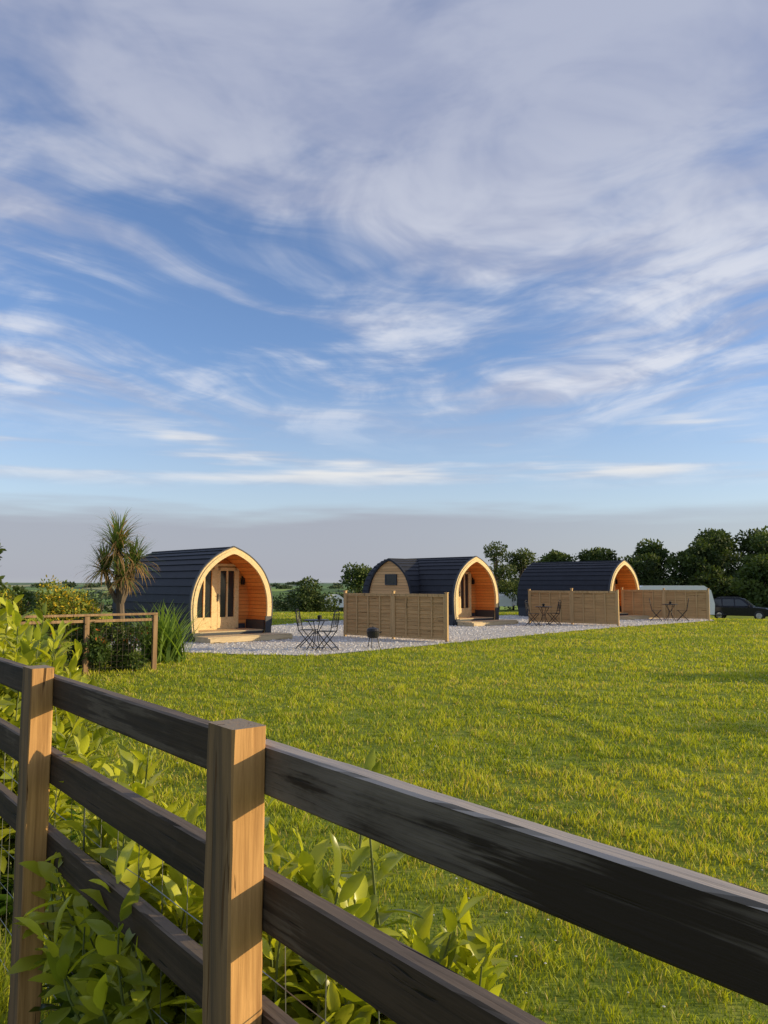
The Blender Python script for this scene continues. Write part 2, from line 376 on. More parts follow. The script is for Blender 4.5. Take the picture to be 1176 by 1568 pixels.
def shingles(L,y0,n=13,scale=1.,step=.028):
    mb=MB(); h=half(n,0,scale)
    for sgn in (1,-1):
        for i in range(n):
            (x0,z0),(x1,z1)=h[i],h[i+1]
            dx,dz=x1-x0,z1-z0; l=math.hypot(dx,dz); nx,nz=dz/l,-dx/l
            a=(x0+nx*step,z0+nz*step)
            p=[(sgn*a[0],y0,a[1]),(sgn*a[0],y0+L,a[1]),(sgn*x1,y0+L,z1),(sgn*x1,y0,z1)]
            mb.face(p if sgn>0 else p[::-1])
            q=[(sgn*x0,y0,z0),(sgn*x0,y0+L,z0),(sgn*a[0],y0+L,a[1]),(sgn*a[0],y0,a[1])]
            mb.face(q if sgn>0 else q[::-1])
            for yy in (y0,y0+L):
                mb.face([(sgn*x0,yy,z0),(sgn*a[0],yy,a[1]),(sgn*x1,yy,z1)])
    mb.tube([(0,y0-.01,h[-1][1]+.005),(0,y0+L+.01,h[-1][1]+.005)],.035,6)
    return mb
def ring(mb,o,i,y0,y1,mi=0):
    n=len(o)
    for k in range(n-1):
        mb.face([(o[k][0],y0,o[k][1]),(o[k+1][0],y0,o[k+1][1]),(i[k+1][0],y0,i[k+1][1]),(i[k][0],y0,i[k][1])],mi)
        mb.face([(i[k][0],y1,i[k][1]),(i[k+1][0],y1,i[k+1][1]),(o[k+1][0],y1,o[k+1][1]),(o[k][0],y1,o[k][1])],mi)
        mb.face([(o[k][0],y1,o[k][1]),(o[k+1][0],y1,o[k+1][1]),(o[k+1][0],y0,o[k+1][1]),(o[k][0],y0,o[k][1])],mi)
        mb.face([(i[k][0],y0,i[k][1]),(i[k+1][0],y0,i[k+1][1]),(i[k+1][0],y1,i[k+1][1]),(i[k][0],y1,i[k][1])],mi)
def gable(mb,prof,y,mi=0):
    n=len(prof)//2
    for k in range(n):
        a,b=prof[k],prof[k+1]; mb.face([(a[0],y,a[1]),(b[0],y,b[1]),(-b[0],y,b[1]),(-a[0],y,a[1])] if k<n-1 else [(a[0],y,a[1]),(b[0],y,b[1]),(-a[0],y,a[1])],mi)
M_orange2=mat_planks("wing_cladding",(.50,.28,.12),(.70,.43,.20),'Z',.11,0)
def pod(loc,rz,L=5.0,wing=False):
    e=empty("camping_pod",loc,rz); Z0=.08
    def up(mb,name,mats,**k): return mb.build(name,mats,e,loc=(0,0,Z0),**k)
    up(shingles(L-.02,.0),"roof_shingles",M_slate)
    mb=MB(); ring(mb,full(22,-.012),full(22,.13),-.05,.03); up(mb,"front_arch",M_pale)
    mb=MB(); ring(mb,full(22,.045),full(22,.155),-.075,-.052); up(mb,"arch_trim",M_pale)
    mb=MB(); ring(mb,full(22,-.045),full(22,-.014),-.06,.04); up(mb,"verge_trim",M_base)
    mb=MB(); f=full(22,.125)
    for k in range(len(f)-1): mb.face([(f[k][0],.03,f[k][1]),(f[k+1][0],.03,f[k+1][1]),(f[k+1][0],1.0,f[k+1][1]),(f[k][0],1.0,f[k][1])])
    up(mb,"porch_lining",M_orange)
    mb=MB(); gable(mb,full(22,.12),.98); up(mb,"door_wall",M_orange)
    mb=MB(); gable(mb,full(22,.05),L-.06); up(mb,"rear_wall",M_gable)
    mb=MB()
    for sg in (1,-1):
        mb.box((sg*1.262,L/2-.02,.13),(.06,L-.1,.42))
        mb.box((sg*1.09,.48,.30),(.03,.95,.30))
    mb.box((1.165,-.09,.26),(.20,.03,.60)); mb.box((-1.165,-.09,.06),(.20,.03,.22))
    mb.box((0,.48,.06),(2.1,.95,.18)); mb.box((0,.965,.24),(2.1,.02,.16)); mb.box((0,-.055,.0),(2.2,.05,.13))
    up(mb,"base_skirting",M_base)
    mb=MB()
    for i in range(7): mb.box((0,.07+i*.14,.165),(2.14,.13,.03))
    up(mb,"porch_floor",M_deck)
    mb=MB()
    for i in range(5): mb.box((.12,-.20-i*.142,.07),(2.7,.132,.035))
    mb.box((.12,-.90,.0),(2.66,.03,.12)); mb.box((-1.2,-.5,.0),(.04,.75,.12)); mb.box((1.43,-.5,.0),(.04,.75,.12))
    up(mb,"step_deck",M_deck,bevel=.004)
    mb=MB(); y=.93; h0=.20;h1=2.02
    for x in (-.74,-.0,.74): mb.box((x,y,(h0+h1)/2),(.075 if x else .13,.07,h1-h0))
    mb.box((0,y,h1+.03),(1.56,.07,.08)); mb.box((0,y,h0+.05),(1.4,.06,.16))
    for x in (-.66,-.10,.10,.66): mb.box((x,y-.005,1.1),(.085,.075,1.76))
    mb.box((0,y-.005,1.93),(1.4,.075,.10)); mb.box((0,y-.003,.40),(1.4,.068,.26))
    for x in (-.38,.38): mb.box((x,y-.012,1.2),(.05,.05,1.5))
    up(mb,"door_frame",M_pale,bevel=.004)
    mb=MB()
    for x in (-.38,.38): mb.box((x,y+.01,1.2),(.48,.02,1.5))
    up(mb,"door_glass",M_glass)
    mb=MB(); mb.box((.06,y-.05,1.1),(.025,.03,.22)); mb.box((.09,y-.08,1.15),(.10,.02,.02))
    mb.box((.93,.93,1.55),(.09,.09,.16)); mb.box((.93,.91,1.65),(.12,.12,.02)); mb.box((.93,.95,1.70),(.03,.06,.06))
    up(mb,"handle_and_lantern",M_black)
    if wing:
        w=empty("side_wing",(0,0,0),0); w.parent=e; w.location=(-1.72,3.05,Z0); w.rotation_euler=(0,0,R(-90))
        shingles(1.7,.0,13,.985).build("wing_roof_shingles",M_slate,w)
        mb=MB(); ring(mb,full(22,-.03,.985),full(22,.05,.985),-.06,.02); mb.build("wing_roof_edge",M_slate,w)
        mb=MB(); gable(mb,full(22,.04,.985),.02); mb.build("wing_gable",M_orange2,w)
        mb=MB(); wx,wz=.1,1.66
        mb.box((wx,-.0,wz+.19),(.66,.06,.05)); mb.box((wx,-.0,wz-.19),(.66,.06,.05)); mb.box((wx-.31,0,wz),(.05,.06,.34)); mb.box((wx+.31,0,wz),(.05,.06,.34))
        mb.build("window_frame",M_base,w)
        mb=MB(); mb.box((wx,.0,wz),(.58,.03,.34)); mb.build("window_glass",M_glass,w)
        mb=MB(); mb.box((0,.4,.1),(2.5,.75,.36)); mb.build("wing_base",M_base,w)
    return e
TH=R(42.9)
pod((-4.29,21.89,0),TH); pod((3.55,29.9,0),TH,5.2,True); pod((10.84,34.9,0),TH)

# ---------------------------------------------------------------- lap fence panels
def panels(right,n=2,rz=R(-38.5),W=1.83,h=1.2,name="lap_panel_fence"):
    e=empty(name,(right[0],right[1],0),rz)
    post=MB(); sl=MB(); fr=MB()
    for i in range(n+1):
        x=-i*W; hh=1.34+random.uniform(-.01,.05); post.box((x,0,hh/2),(.075,.075,hh)); post.box((x,0,hh+.01),(.095,.095,.02))
    for i in range(n):
        xc=-i*W-W/2; w=W-.08
        for k in range(11):
            z=.12+k*.107; sl.box((xc+random.uniform(-.004,.004),.0+random.uniform(-.002,.002),z+.045),(w-.02,.012,.125),rx=R(-9))
        for x in (-w/2+.02,-w/4,0,w/4,w/2-.02): fr.box((xc+x,-.026,.67),(.042,.026,1.14))
        fr.box((xc,-.028,.09),(w,.036,.05)); fr.box((xc,-.028,1.25),(w,.036,.05)); fr.box((xc,-.01,1.29),(w,.085,.024))
    post.build("posts",M_panelpost,e,bevel=.004); sl.build("slats",M_panel,e); fr.build("battens",M_panelpost,e)
panels((1.70,21.0)); panels((8.72,28.9)); panels((13.95,33.3),rz=R(-32))

# ---------------------------------------------------------------- bistro furniture
def bistro_table(loc):
    e=empty("bistro_table",loc,random.uniform(0,1)); mb=MB()
    n=24; mb.tube([(0,0,.70),(0,0,.715)],.30,n); ringp=[(.30*math.cos(a),.30*math.sin(a),.70) for a in np.linspace(0,2*math.pi,25)]; mb.tube(ringp,.012,6)
    for a in (0,math.pi/2,math.pi,3*math.pi/2):
        c,s_=math.cos(a),math.sin(a)
        mb.tube([(.22*c,.22*s_,.70),(.05*c,.05*s_,.42),(.10*c,.10*s_,.22),(.25*c,.25*s_,.01)],.011,6)
    rr=[(.07*math.cos(a),.07*math.sin(a),.40) for a in np.linspace(0,2*math.pi,13)]; mb.tube(rr,.008,5)
    mb.build("table_frame",M_black,e)
    mb=MB(); mb.tube([(.1,.05,.715),(.1,.05,.80),(.1,.05,.82)],[.045,.055,.03],10); mb.build("lantern",M_black,e)
def bistro_chair(loc,rz):
    e=empty("bistro_chair",loc,rz); mb=MB()
    for sx in (-1,1):
        mb.tube([(sx*.19,.22,.01),(sx*.19,.0,.25),(sx*.18,-.17,.45),(sx*.18,-.22,.70),(sx*.15,-.25,.88),(sx*.06,-.26,.94),(0,-.26,.95)],.012,6)
        mb.tube([(sx*.17,-.24,.01),(sx*.17,.0,.25),(sx*.17,.18,.45)],.012,6)
    for z,y in ((.56,-.195),(.86,-.24)): mb.tube([(-.18,y,z),(.18,y,z)],.009,6)
    for x in (-.09,0,.09): mb.tube([(x,-.20,.56),(x*1.3,-.225,.71),(x,-.24,.86)],.007,5)
    cc=[(.06*math.cos(a),-.222,.71+.08*math.sin(a)) for a in np.linspace(0,2*math.pi,13)]; mb.tube(cc,.007,5)
    for y in (.2,-.17): mb.tube([(-.18,y,.45),(.18,y,.45)],.011,6)
    for i in range(8): mb.box((0,-.15+i*.045,.455),(.36,.025,.012))
    mb.tube([(-.17,-.2,.08),(.17,-.2,.08)],.008,5); mb.tube([(-.19,.18,.06),(.19,.18,.06)],.008,5)
    mb.build("chair_frame",M_black,e)
for (x,y),(a1,a2),(d1,d2) in (((-1.62,18.6),(R(80),R(-110)),((-.25,.35),(.27,-.2))),((6.0,29.1),(R(60),R(-120)),((-.45,-.2),(.42,.25))),((12.0,32.5),(R(70),R(-110)),((-.55,.1),(.55,.1)))):
    bistro_table((x,y,.012)); bistro_chair((x+d1[0],y+d1[1],.012),a1+R(180)); bistro_chair((x+d2[0],y+d2[1],.012),a2+R(180))
def grill(loc):
    e=empty("charcoal_grill",loc,.3); mb=MB()
    mb.tube([(0,0,.24),(0,0,.27),(0,0,.36),(0,0,.40)],[.10,.14,.16,.165],16); mb.tube([(0,0,.42),(0,0,.47),(0,0,.5)],[.165,.14,.05],16); mb.tube([(0,0,.5),(0,0,.53)],.015,8)
    for a in (0,2.1,4.2): mb.tube([(.11*math.cos(a),.11*math.sin(a),.28),(.17*math.cos(a),.17*math.sin(a),0)],.011,6)
    mb.tube([(.16,0,.36),(.22,0,.38),(.22,.08,.38),(.15,.08,.36)],.008,5); mb.build("grill_body",M_black,e)
grill((-.27,19.2,.01))

# ---------------------------------------------------------------- parked car (dark SUV)
def car(loc,rz):
    e=empty("parked_car",loc,rz)
    paint=mat_plain("car_paint",(.012,.014,.02),.22,.4,.1); 
    prof=[(-2.3,.35),(-2.32,.75),(-2.25,1.02),(-1.2,1.06),(.75,1.06),(1.9,.96),(2.25,.82),(2.32,.5),(2.25,.32)]
    mb=MB()
    def loft(pr,secs,mi):
        o=len(mb.v); n=len(pr)
        for (y,sx,sz,zc) in secs:
            for (x,z) in pr: mb.v.append((x*sx,y,zc+(z-zc)*sz))
        for i in range(len(secs)-1):
            for k in range(n):
                k2=(k+1)%n; mb.f.append((o+i*n+k,o+i*n+k2,o+(i+1)*n+k2,o+(i+1)*n+k)); mb.m.append(mi)
        mb.f.append(tuple(o+k for k in range(n))); mb.m.append(mi); mb.f.append(tuple(o+(len(secs)-1)*n+k for k in range(n))[::-1]); mb.m.append(mi)
    loft(prof,[(-.93,.95,.86,.65),(-.90,.985,.96,.65),(-.7,1,1,.65),(.7,1,1,.65),(.90,.985,.96,.65),(.93,.95,.86,.65)],0)
    mb.build("body",paint,e,smooth=False)
    cab=[(-2.15,1.04),(-1.95,1.62),(-1.6,1.74),(.05,1.74),(.35,1.66),(1.05,1.04)]
    mb=MB(); 
    loft(cab,[(-.86,.99,.02,1.05),(-.66,.95,1,1.05),(.66,.95,1,1.05),(.86,.99,.02,1.05)],0); mb.build("cabin",paint,e)
    mb=MB()
    for sg in (-1,1):
        def P_(x,z):
            f=(z-1.05)/(.69); return (x,sg*(.872-.2*f),z)
        for w in ([(-1.95,1.12),(-1.78,1.60),(-1.25,1.62),(-1.2,1.12)],[(-1.12,1.12),(-1.15,1.62),(-.35,1.62),(-.3,1.12)],[(-.22,1.12),(-.25,1.62),(.15,1.60),(.72,1.12)]):
            mb.face([P_(*q) for q in (w if sg<0 else w[::-1])])
    mb.face([(.98,-.70,1.1),(.98,.70,1.1),(.40,.58,1.60),(.40,-.58,1.60)]); mb.face([(-2.14,-.7,1.12),(-1.93,-.56,1.58),(-1.93,.56,1.58),(-2.14,.7,1.12)])
    mb.build("windows",mat_plain("car_glass",(.05,.06,.07),.04,0,.1),e)
    tyre=mat_plain("tyre",(.02,.02,.02),.8); rim=mat_plain("alloy",(.5,.5,.52),.3,.8)
    mb=MB()
    for x in (-1.4,1.42):
        for sg in (-1,1):
            mb.tube([(x,sg*.72,.37),(x,sg*.74,.37),(x,sg*.93,.37),(x,sg*.955,.37)],[.33,.37,.37,.32],20,0)
            mb.tube([(x,sg*.95,.37),(x,sg*.965,.37)],[.23,.21],12,1)
            for a in range(5):
                an=a*1.2566; mb.tube([(x,sg*.968,.37),(x+.2*math.cos(an),sg*.968,.37+.2*math.sin(an))],.022,4,1)
    mb.build("wheels",[tyre,rim],e)
    mb=MB(); lamp=mat_plain("lamp_lens",(.6,.6,.6),.1); red=mat_plain("tail_lens",(.4,.02,.02),.2)
    for sg in (-1,1): mb.box((2.2,sg*.72,.78),(.2,.28,.14),0); mb.box((-2.27,sg*.76,.9),(.1,.16,.3),1); mb.box((.72,sg*.98,1.12),(.12,.16,.13),2)
    mb.box((2.31,0,.62),(.05,.9,.16),2); mb.box((2.33,0,.45),(.02,.5,.11),0)
    for sg in (-1,1): mb.tube([(-1.6,sg*.55,1.76),(-1.5,sg*.55,1.80),(-.1,sg*.55,1.80),(0,sg*.55,1.74)],.02,5,2)
    mb.build("lights_and_trim",[lamp,red,M_black],e)
car((28.0,61,hz(28.0,61)+.02),R(-30))

def caravan(loc,rz,L=6.0,h=2.5,w=2.2):
    e=empty("touring_caravan",loc,rz); mb=MB()
    pr=[(-L/2,.5),(-L/2-.05,1.2),(-L/2+.15,h-.3),(-L/2+.6,h),(L/2-.7,h),(L/2-.2,h-.35),(L/2+.05,1.3),(L/2,.5)]
    n=len(pr)
    for y in (-w/2,w/2):
        for p in pr: mb.v.append((p[0],y,p[1]))
    for k in range(n): k2=(k+1)%n; mb.f.append((k,k2,n+k2,n+k)); mb.m.append(0)
    mb.f.append(tuple(range(n))[::-1]); mb.m.append(0); mb.f.append(tuple(range(n,2*n))); mb.m.append(0)
    mb.build("shell",M_white,e)
    mb=MB()
    for sg in (-1,1):
        for x in (-.32*L,0,.28*L): mb.box((x,sg*(w/2+.005),h*.62),(L*.15,.02,h*.22))
    mb.box((L/2,0,h*.68),(.06,w*.7,h*.2)); mb.build("windows",M_glass,e)
    mb=MB(); 
    for sg in (-1,1): mb.tube([(-.2,sg*(w/2-.12),.33),(-.2,sg*(w/2+.02),.33)],.33,16)
    mb.tube([(L/2,-.6,.45),(L/2+1.2,0,.45),(L/2,.6,.45)],.04,6); mb.tube([(L/2+1.0,0,.0),(L/2+1.0,0,.5)],.03,6)
    mb.build("wheels_and_hitch",M_black,e)
caravan((22.6,61,hz(22.6,61)-.02),R(-6),5.9,2.72)
caravan((-5.6,87,hz(-5.6,87)),R(10),2.2,1.9,1.8)
caravan((13.9,88,hz(13.9,88)),R(70),3.2,2.0,1.8)

# ---------------------------------------------------------------- foreground post and rail fence
fe=empty("post_and_rail_fence",(0,0,0)); N2=Vector((.777,.629)); FA=math.atan2(.777,-.629)
SP=1.42
Mx=Matrix(((0,-.629,-.777),(0,.777,-.629),(1,0,0)))
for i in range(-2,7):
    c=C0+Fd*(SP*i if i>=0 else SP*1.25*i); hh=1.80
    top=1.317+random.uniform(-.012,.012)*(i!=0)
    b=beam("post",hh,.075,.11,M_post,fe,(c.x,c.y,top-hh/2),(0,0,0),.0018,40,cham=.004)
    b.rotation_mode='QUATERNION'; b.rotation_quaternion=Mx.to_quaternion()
offr=.0375+.0195
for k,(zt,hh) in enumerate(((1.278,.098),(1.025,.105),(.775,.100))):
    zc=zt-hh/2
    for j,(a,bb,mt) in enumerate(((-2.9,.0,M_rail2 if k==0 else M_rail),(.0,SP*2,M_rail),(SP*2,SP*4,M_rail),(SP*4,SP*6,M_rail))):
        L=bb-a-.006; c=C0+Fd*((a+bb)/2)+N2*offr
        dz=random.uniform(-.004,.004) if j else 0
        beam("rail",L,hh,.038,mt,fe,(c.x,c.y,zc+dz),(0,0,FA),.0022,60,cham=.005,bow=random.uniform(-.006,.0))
mb=MB(); offw=offr+.03
for z in (.08,.22,.36,.50,.64,.80,.95):
    pts=[]
    for i in range(0,60):
        q=-2.4+i*.19; c=C0+Fd*q+N2*(offw+.012*mnoise.noise(Vector((q*2,z*9,0)))); pts.append((c.x,c.y,z+.008*mnoise.noise(Vector((q*3,z*5,7)))))
    mb.tube(pts,.0013,4)
q=-2.3
while q<8.4:
    c=C0+Fd*q+N2*offw; j=random.uniform(-.01,.01)
    mb.tube([(c.x,c.y,.02),(c.x+j,c.y,.5),(c.x,c.y+j,.95)],.0011,4); q+=.15
mb.build("wire_netting",M_wire,fe)

# ---------------------------------------------------------------- laurel hedges
def shoots(name,specs,seed,Lr=(.09,.15),leafsp=.025,young=.6,stemfrom=.10):
    rg=np.random.default_rng(seed); mb=MB(); P=[];D=[];N=[];L=[];W=[];C=[]
    for (x,y,h,spr,ns) in specs:
        for q in range(ns):
            a=rg.uniform(0,2*np.pi); rr=spr*math.sqrt(rg.random()); tx,ty=x+rr*math.cos(a),y+rr*math.sin(a)
            hh=h*rg.uniform(.5,.92) if q>1 else h*rg.uniform(.96,1.0)
            hh*=1-.25*(rr/spr)**2
            bx,by=x+.35*rr*math.cos(a),y+.35*rr*math.sin(a)
            n=7; pts=[]
            for i in range(n+1):
                u=i/n; bend=u**1.2
                pts.append(np.array([bx+(tx-bx)*bend+.03*math.sin(u*5+q),by+(ty-by)*bend+.03*math.cos(u*4+q),hh*(u*.95)]))
            mb.tube(pts,[.008*(1-.7*i/n) for i in range(n+1)],5)
            m_=int(hh*(1-stemfrom)/leafsp); ph=rg.uniform(0,6.28)
            isy=rg.random()<young
            for k in range(m_):
                u=stemfrom+(1-stemfrom)*(k+1)/m_; fi=min(n-1,int(u*n)); v=u*n-fi; p=pts[fi]*(1-v)+pts[fi+1]*v
                ph+=2.4; topn=max(0,(u-.80)/.20)
                out=np.array([math.cos(ph),math.sin(ph),0.]); el=rg.uniform(-.1,.7)+topn*.9
                d=out*math.cos(el)+np.array([0,0,1])*math.sin(el)+rg.normal(0,.2,3)
                nn=np.array([0,0,1.])*math.cos(el)-out*math.sin(el)+rg.normal(0,.35,3)
                P.append(p+out*.008);D.append(d);N.append(nn)
                l=rg.uniform(*Lr)*(1-.25*topn*rg.random()); L.append(l);W.append(l*rg.uniform(.38,.48))
                yn=np.clip((u-.35)/.4,0,1)*(1 if isy else .45)
                c=np.array([.07,.14,.02])*(1-yn)+np.array([.50,.52,.05])*yn; C.append(c*rg.uniform(.75,1.2))
    P=np.array(P);D=np.array(D);N=np.array(N)
    V,T,k=leaves(P,D,N,np.array(L),np.array(W)); col=np.repeat(np.array(C),k,0)
    e=empty(name,(0,0,0)); np_mesh("leaves",V,T,M_leaf,col,e,smooth=True)
    mb.build("stems",mat_plain("green_stem",(.12,.15,.04),.6),e)
shoots("laurel_bush",[(-.84,2.60,1.18,.20,18),(-.66,2.32,1.06,.26,40),(-.5,2.25,.85,.2,18),(-.95,2.75,1.0,.2,22)],3)
shoots("laurel_bush",[(-.30,2.15,1.16,.14,8),(-.20,2.02,1.0,.30,56),(-.02,2.15,1.23,.04,2),(.06,2.05,.90,.24,42),(.14,2.0,.78,.22,30)],5)
shoots("laurel_hedge",[(-1.80,3.80,1.28,.35,50),(-2.05,4.3,1.50,.42,60),(-2.4,4.9,1.62,.45,60),(-2.1,4.75,1.42,.4,44),(-2.9,5.4,1.74,.5,55),(-2.28,4.62,1.72,.12,7),(-2.0,4.45,1.60,.12,6),(-1.75,4.2,1.45,.10,5),(-3.3,6.2,1.6,.5,44)],9)

# ---------------------------------------------------------------- crowns
def cloud_leaves(rg,blobs,n,size,colA,colB,shell=.55,asp=.6):
    B=np.array(blobs); vol=B[:,3]*B[:,4]*B[:,5]; pr=vol**.7; pr/=pr.sum()
    idx=rg.choice(len(B),n,p=pr); b=B[idx]
    d=norm(rg.normal(size=(n,3))); rr=shell+(1-shell)*rg.random(n)**.7; rr*=rg.uniform(.8,1.08,n)
    P=b[:,:3]+d*b[:,3:6]*rr[:,None]
    D=norm(d+rg.normal(0,.8,(n,3))); N=norm(d+rg.normal(0,.6,(n,3)))
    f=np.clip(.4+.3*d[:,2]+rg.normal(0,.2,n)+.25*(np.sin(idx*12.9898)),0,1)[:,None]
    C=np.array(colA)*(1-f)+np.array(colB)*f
    L=size*rg.uniform(.6,1.4,n)
    return P,D,N,L,L*asp,C
def tree(name,x,y,h,cr,seed,n=7000,size=.28,colA=(.018,.035,.010),colB=(.06,.095,.022),trunk=True,low=.25):
    rg=np.random.default_rng(seed); z0=hz(x,y); mb=MB(); blobs=[]
    if trunk:
        lean=rg.normal(0,.15,2); th=h*.55
        mb.tube([(0,0,-.2),(lean[0]*.3,lean[1]*.3,th*.4),(lean[0],lean[1],th),(lean[0]*1.3,lean[1]*1.3,h*.8)],[h*.035,h*.025,h*.017,h*.006],7)
    nb=int(12+cr*2.2)
    for i in range(nb):
        a=rg.uniform(0,2*np.pi); u=rg.uniform(low,1); prof=math.sin(min(1,(1.02-u)/(1-low)*1.15)*math.pi*.5)**.6
        rr=cr*.82*prof*rg.uniform(.25,1.0)
        c=(rr*math.cos(a),rr*math.sin(a),h*(u*.9)); r=cr*rg.uniform(.26,.42)
        blobs.append((*c,r*rg.uniform(.9,1.25),r*rg.uniform(.9,1.25),r*rg.uniform(.6,.85)))
        if trunk:
            s0=h*rg.uniform(.25,.55); mb.tube([(0,0,s0),(c[0]*.5,c[1]*.5,(s0+c[2])/2+.03*h),c],[h*.013,h*.008,h*.003],5)
    P,D,N,L,W,C=cloud_leaves(rg,blobs,n,size,colA,colB)
    P[:,2]=np.maximum(P[:,2],.05)
    V,T,k=leaves(P,D,N,L,W,DIA,DIAT)
    e=empty(name,(x,y,z0)); np_mesh("crown",V,T,M_tree,np.repeat(C,k,0),e)
    if trunk: mb.build("trunk_and_limbs",M_bark,e)
    return e
dk=((.028,.048,.016),(.10,.135,.035)); md=((.04,.07,.02),(.14,.18,.045))
sp=[(21.5,96,7.6,3.4),(25.5,93,7.3,3.4),(29,88,7.9,3.8),(32,92,8.4,3.8),(34.5,84,7.6,3.6),(38.5,90,9.6,4.6),(42,84,8.4,4.2),(45,92,10.2,4.8),(49,85,9.0,4.6),(53,90,10.2,5),(58,90,10.6,5.2),(64,88,10,5),(37,76,5.6,3.2),(42,74,5.6,3.2),(48,76,6.6,3.4),(72,86,11,5),(27,97,8.0,3.6),(41,95,10.2,4.4)]
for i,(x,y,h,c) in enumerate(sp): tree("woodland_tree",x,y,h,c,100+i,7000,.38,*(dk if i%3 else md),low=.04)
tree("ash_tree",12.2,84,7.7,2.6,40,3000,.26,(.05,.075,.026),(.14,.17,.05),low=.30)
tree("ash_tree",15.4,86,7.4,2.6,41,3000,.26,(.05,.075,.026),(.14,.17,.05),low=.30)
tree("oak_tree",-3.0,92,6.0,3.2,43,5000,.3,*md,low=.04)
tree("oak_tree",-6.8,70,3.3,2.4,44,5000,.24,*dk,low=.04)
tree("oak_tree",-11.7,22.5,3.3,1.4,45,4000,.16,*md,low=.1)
def treemass(name,items,seed,n,size,cA,cB):
    rg=np.random.default_rng(seed); blobs=[]
    for (x,y,z,r,h) in items:
        for q in range(4): blobs.append((x+rg.uniform(-.6,.6)*r,y+rg.uniform(-.6,.6)*r,z+h*rg.uniform(.15,.75),r*rg.uniform(.5,.8),r*rg.uniform(.5,.8),h*rg.uniform(.22,.4)))
    P,D,N,L,W,C=cloud_leaves(rg,blobs,n,size,cA,cB,shell=.5); L=L*(np.linalg.norm(P[:,:2],axis=1)/100)**.8; W=L*.6
    V,T,k=leaves(P,D,N,L,W,DIA,DIAT); np_mesh(name,V,T,M_tree,np.repeat(C,k,0))
it=[]; rg=np.random.default_rng(77)
for x in np.arange(-75,90,1.6):
    y=96+4*math.sin(x*.13)+rg.uniform(-2,2)-(6 if x>25 else 0); h=(rg.uniform(2.0,3.4)+1.6 if x>10 else rg.uniform(1.3,2.6))+(1.6 if x>24 else 0)
    it.append((x,y,hz(x,y),1.7,h))
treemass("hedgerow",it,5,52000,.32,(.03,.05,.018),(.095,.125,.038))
it=[]
for k in range(230):
    a=rg.uniform(-.75,.75); r_=float(np.exp(rg.uniform(math.log(170),math.log(1500)))); r_=round(r_/160)*160+rg.uniform(-6,6)+60*math.sin(a*9); r_=max(r_,175)
    x,y=r_*math.sin(a),r_*math.cos(a); hh=rg.uniform(3,6)+(4 if a>.1 else 0); it.append((x,y,hz(x,y),rg.uniform(4,12),hh*.8))
treemass("distant_trees",it,6,60000,.42,(.04,.065,.04),(.09,.12,.06))

# ---------------------------------------------------------------- cordyline palm
def cordyline(name,x,y,seed=4):
    rg=np.random.default_rng(seed); e=empty(name,(x,y,0)); mb=MB()
    heads=[((-.12,.0,2.32),.80,240),((.26,.05,2.05),.66,190),((-.38,-.05,1.92),.64,190),((-.12,.1,2.58),.76,130),((.10,-.15,1.72),.58,150),((-.15,.15,1.85),.6,120)]
    mb.tube([(0,0,-.1),(.02,0,.6),(-.02,0,1.2)],[.12,.095,.09],9)
    for (c,r_,n) in heads: mb.tube([(-.01,0,1.1),(c[0]*.6,c[1]*.6,1.1+(c[2]-1.1)*.45),c],[.07,.055,.045],7)
    mb.build("trunk",M_bark,e)
    VV=[];TT=[];CC=[]; o=0
    for hi,(c,r_,n) in enumerate(heads):
        for q in range(n):
            a=rg.uniform(0,6.28); el=rg.uniform(-.7,1.5); l=r_*rg.uniform(.75,1.15); w=rg.uniform(.026,.042)
            dead=(rg.random()<(.75 if el<.05 else .08)) or (hi==3 and rg.random()<.45)
            ho=np.array([math.cos(a),math.sin(a),0]); p=np.array(c)+rg.normal(0,.03,3); side=np.array([-math.sin(a),math.cos(a),0]); seg=5
            for i in range(seg+1):
                u=i/seg; ww=w*(1-u)**.6*(.5+.5*min(1,u*5)) +.001
                VV.append(p-side*ww/2);VV.append(p+side*ww/2)
                e_=el-(.9 if not dead else 1.5)*u*u*rg.uniform(.5,1.2)
                p=p+(ho*math.cos(e_)+np.array([0,0,1])*math.sin(e_))*l/seg
            for i in range(seg): b=o+2*i; TT+= [(b,b+1,b+3),(b,b+3,b+2)]
            o+=2*(seg+1)
            cc=np.array([.40,.26,.12]) if dead else np.array([.13,.19,.06])*rg.uniform(.7,1.5); CC+=[cc]*(2*(seg+1))
    np_mesh("sword_leaves",np.array(VV),np.array(TT),M_blade,np.array(CC),e)
cordyline("cordyline_palm",-5.85,17.2)
def strapplant(name,x,y,n,h,spr,col,seed):
    rg=np.random.default_rng(seed); VV=[];TT=[];CC=[];o=0
    for q in range(n):
        a=rg.uniform(0,6.28); rr=spr*.5*rg.random(); l=h*rg.uniform(.6,1.15); w=rg.uniform(.03,.05); el=rg.uniform(.85,1.5)
        ho=np.array([math.cos(a),math.sin(a),0]); side=np.array([-math.sin(a),math.cos(a),0]); p=np.array([rr*math.cos(a*3),rr*math.sin(a*3),0]); seg=5
        for i in range(seg+1):
            u=i/seg; ww=w*(1-u*u)+.002; VV.append(p-side*ww/2);VV.append(p+side*ww/2); e_=el-.9*u*u; p=p+(ho*math.cos(e_)+np.array([0,0,1])*math.sin(e_))*l/seg
        for i in range(seg): b=o+2*i; TT+=[(b,b+1,b+3),(b,b+3,b+2)]
        o+=2*(seg+1); CC+=[np.array(col)*rg.uniform(.6,1.4)]*(2*(seg+1))
    np_mesh(name,np.array(VV),np.array(TT),M_blade,np.array(CC),loc=(x,y,0))
strapplant("flax_plant",-4.40,15.9,170,1.25,.7,(.20,.30,.06),2)
strapplant("flax_plant",-4.85,16.3,120,1.2,.6,(.16,.25,.06),3)
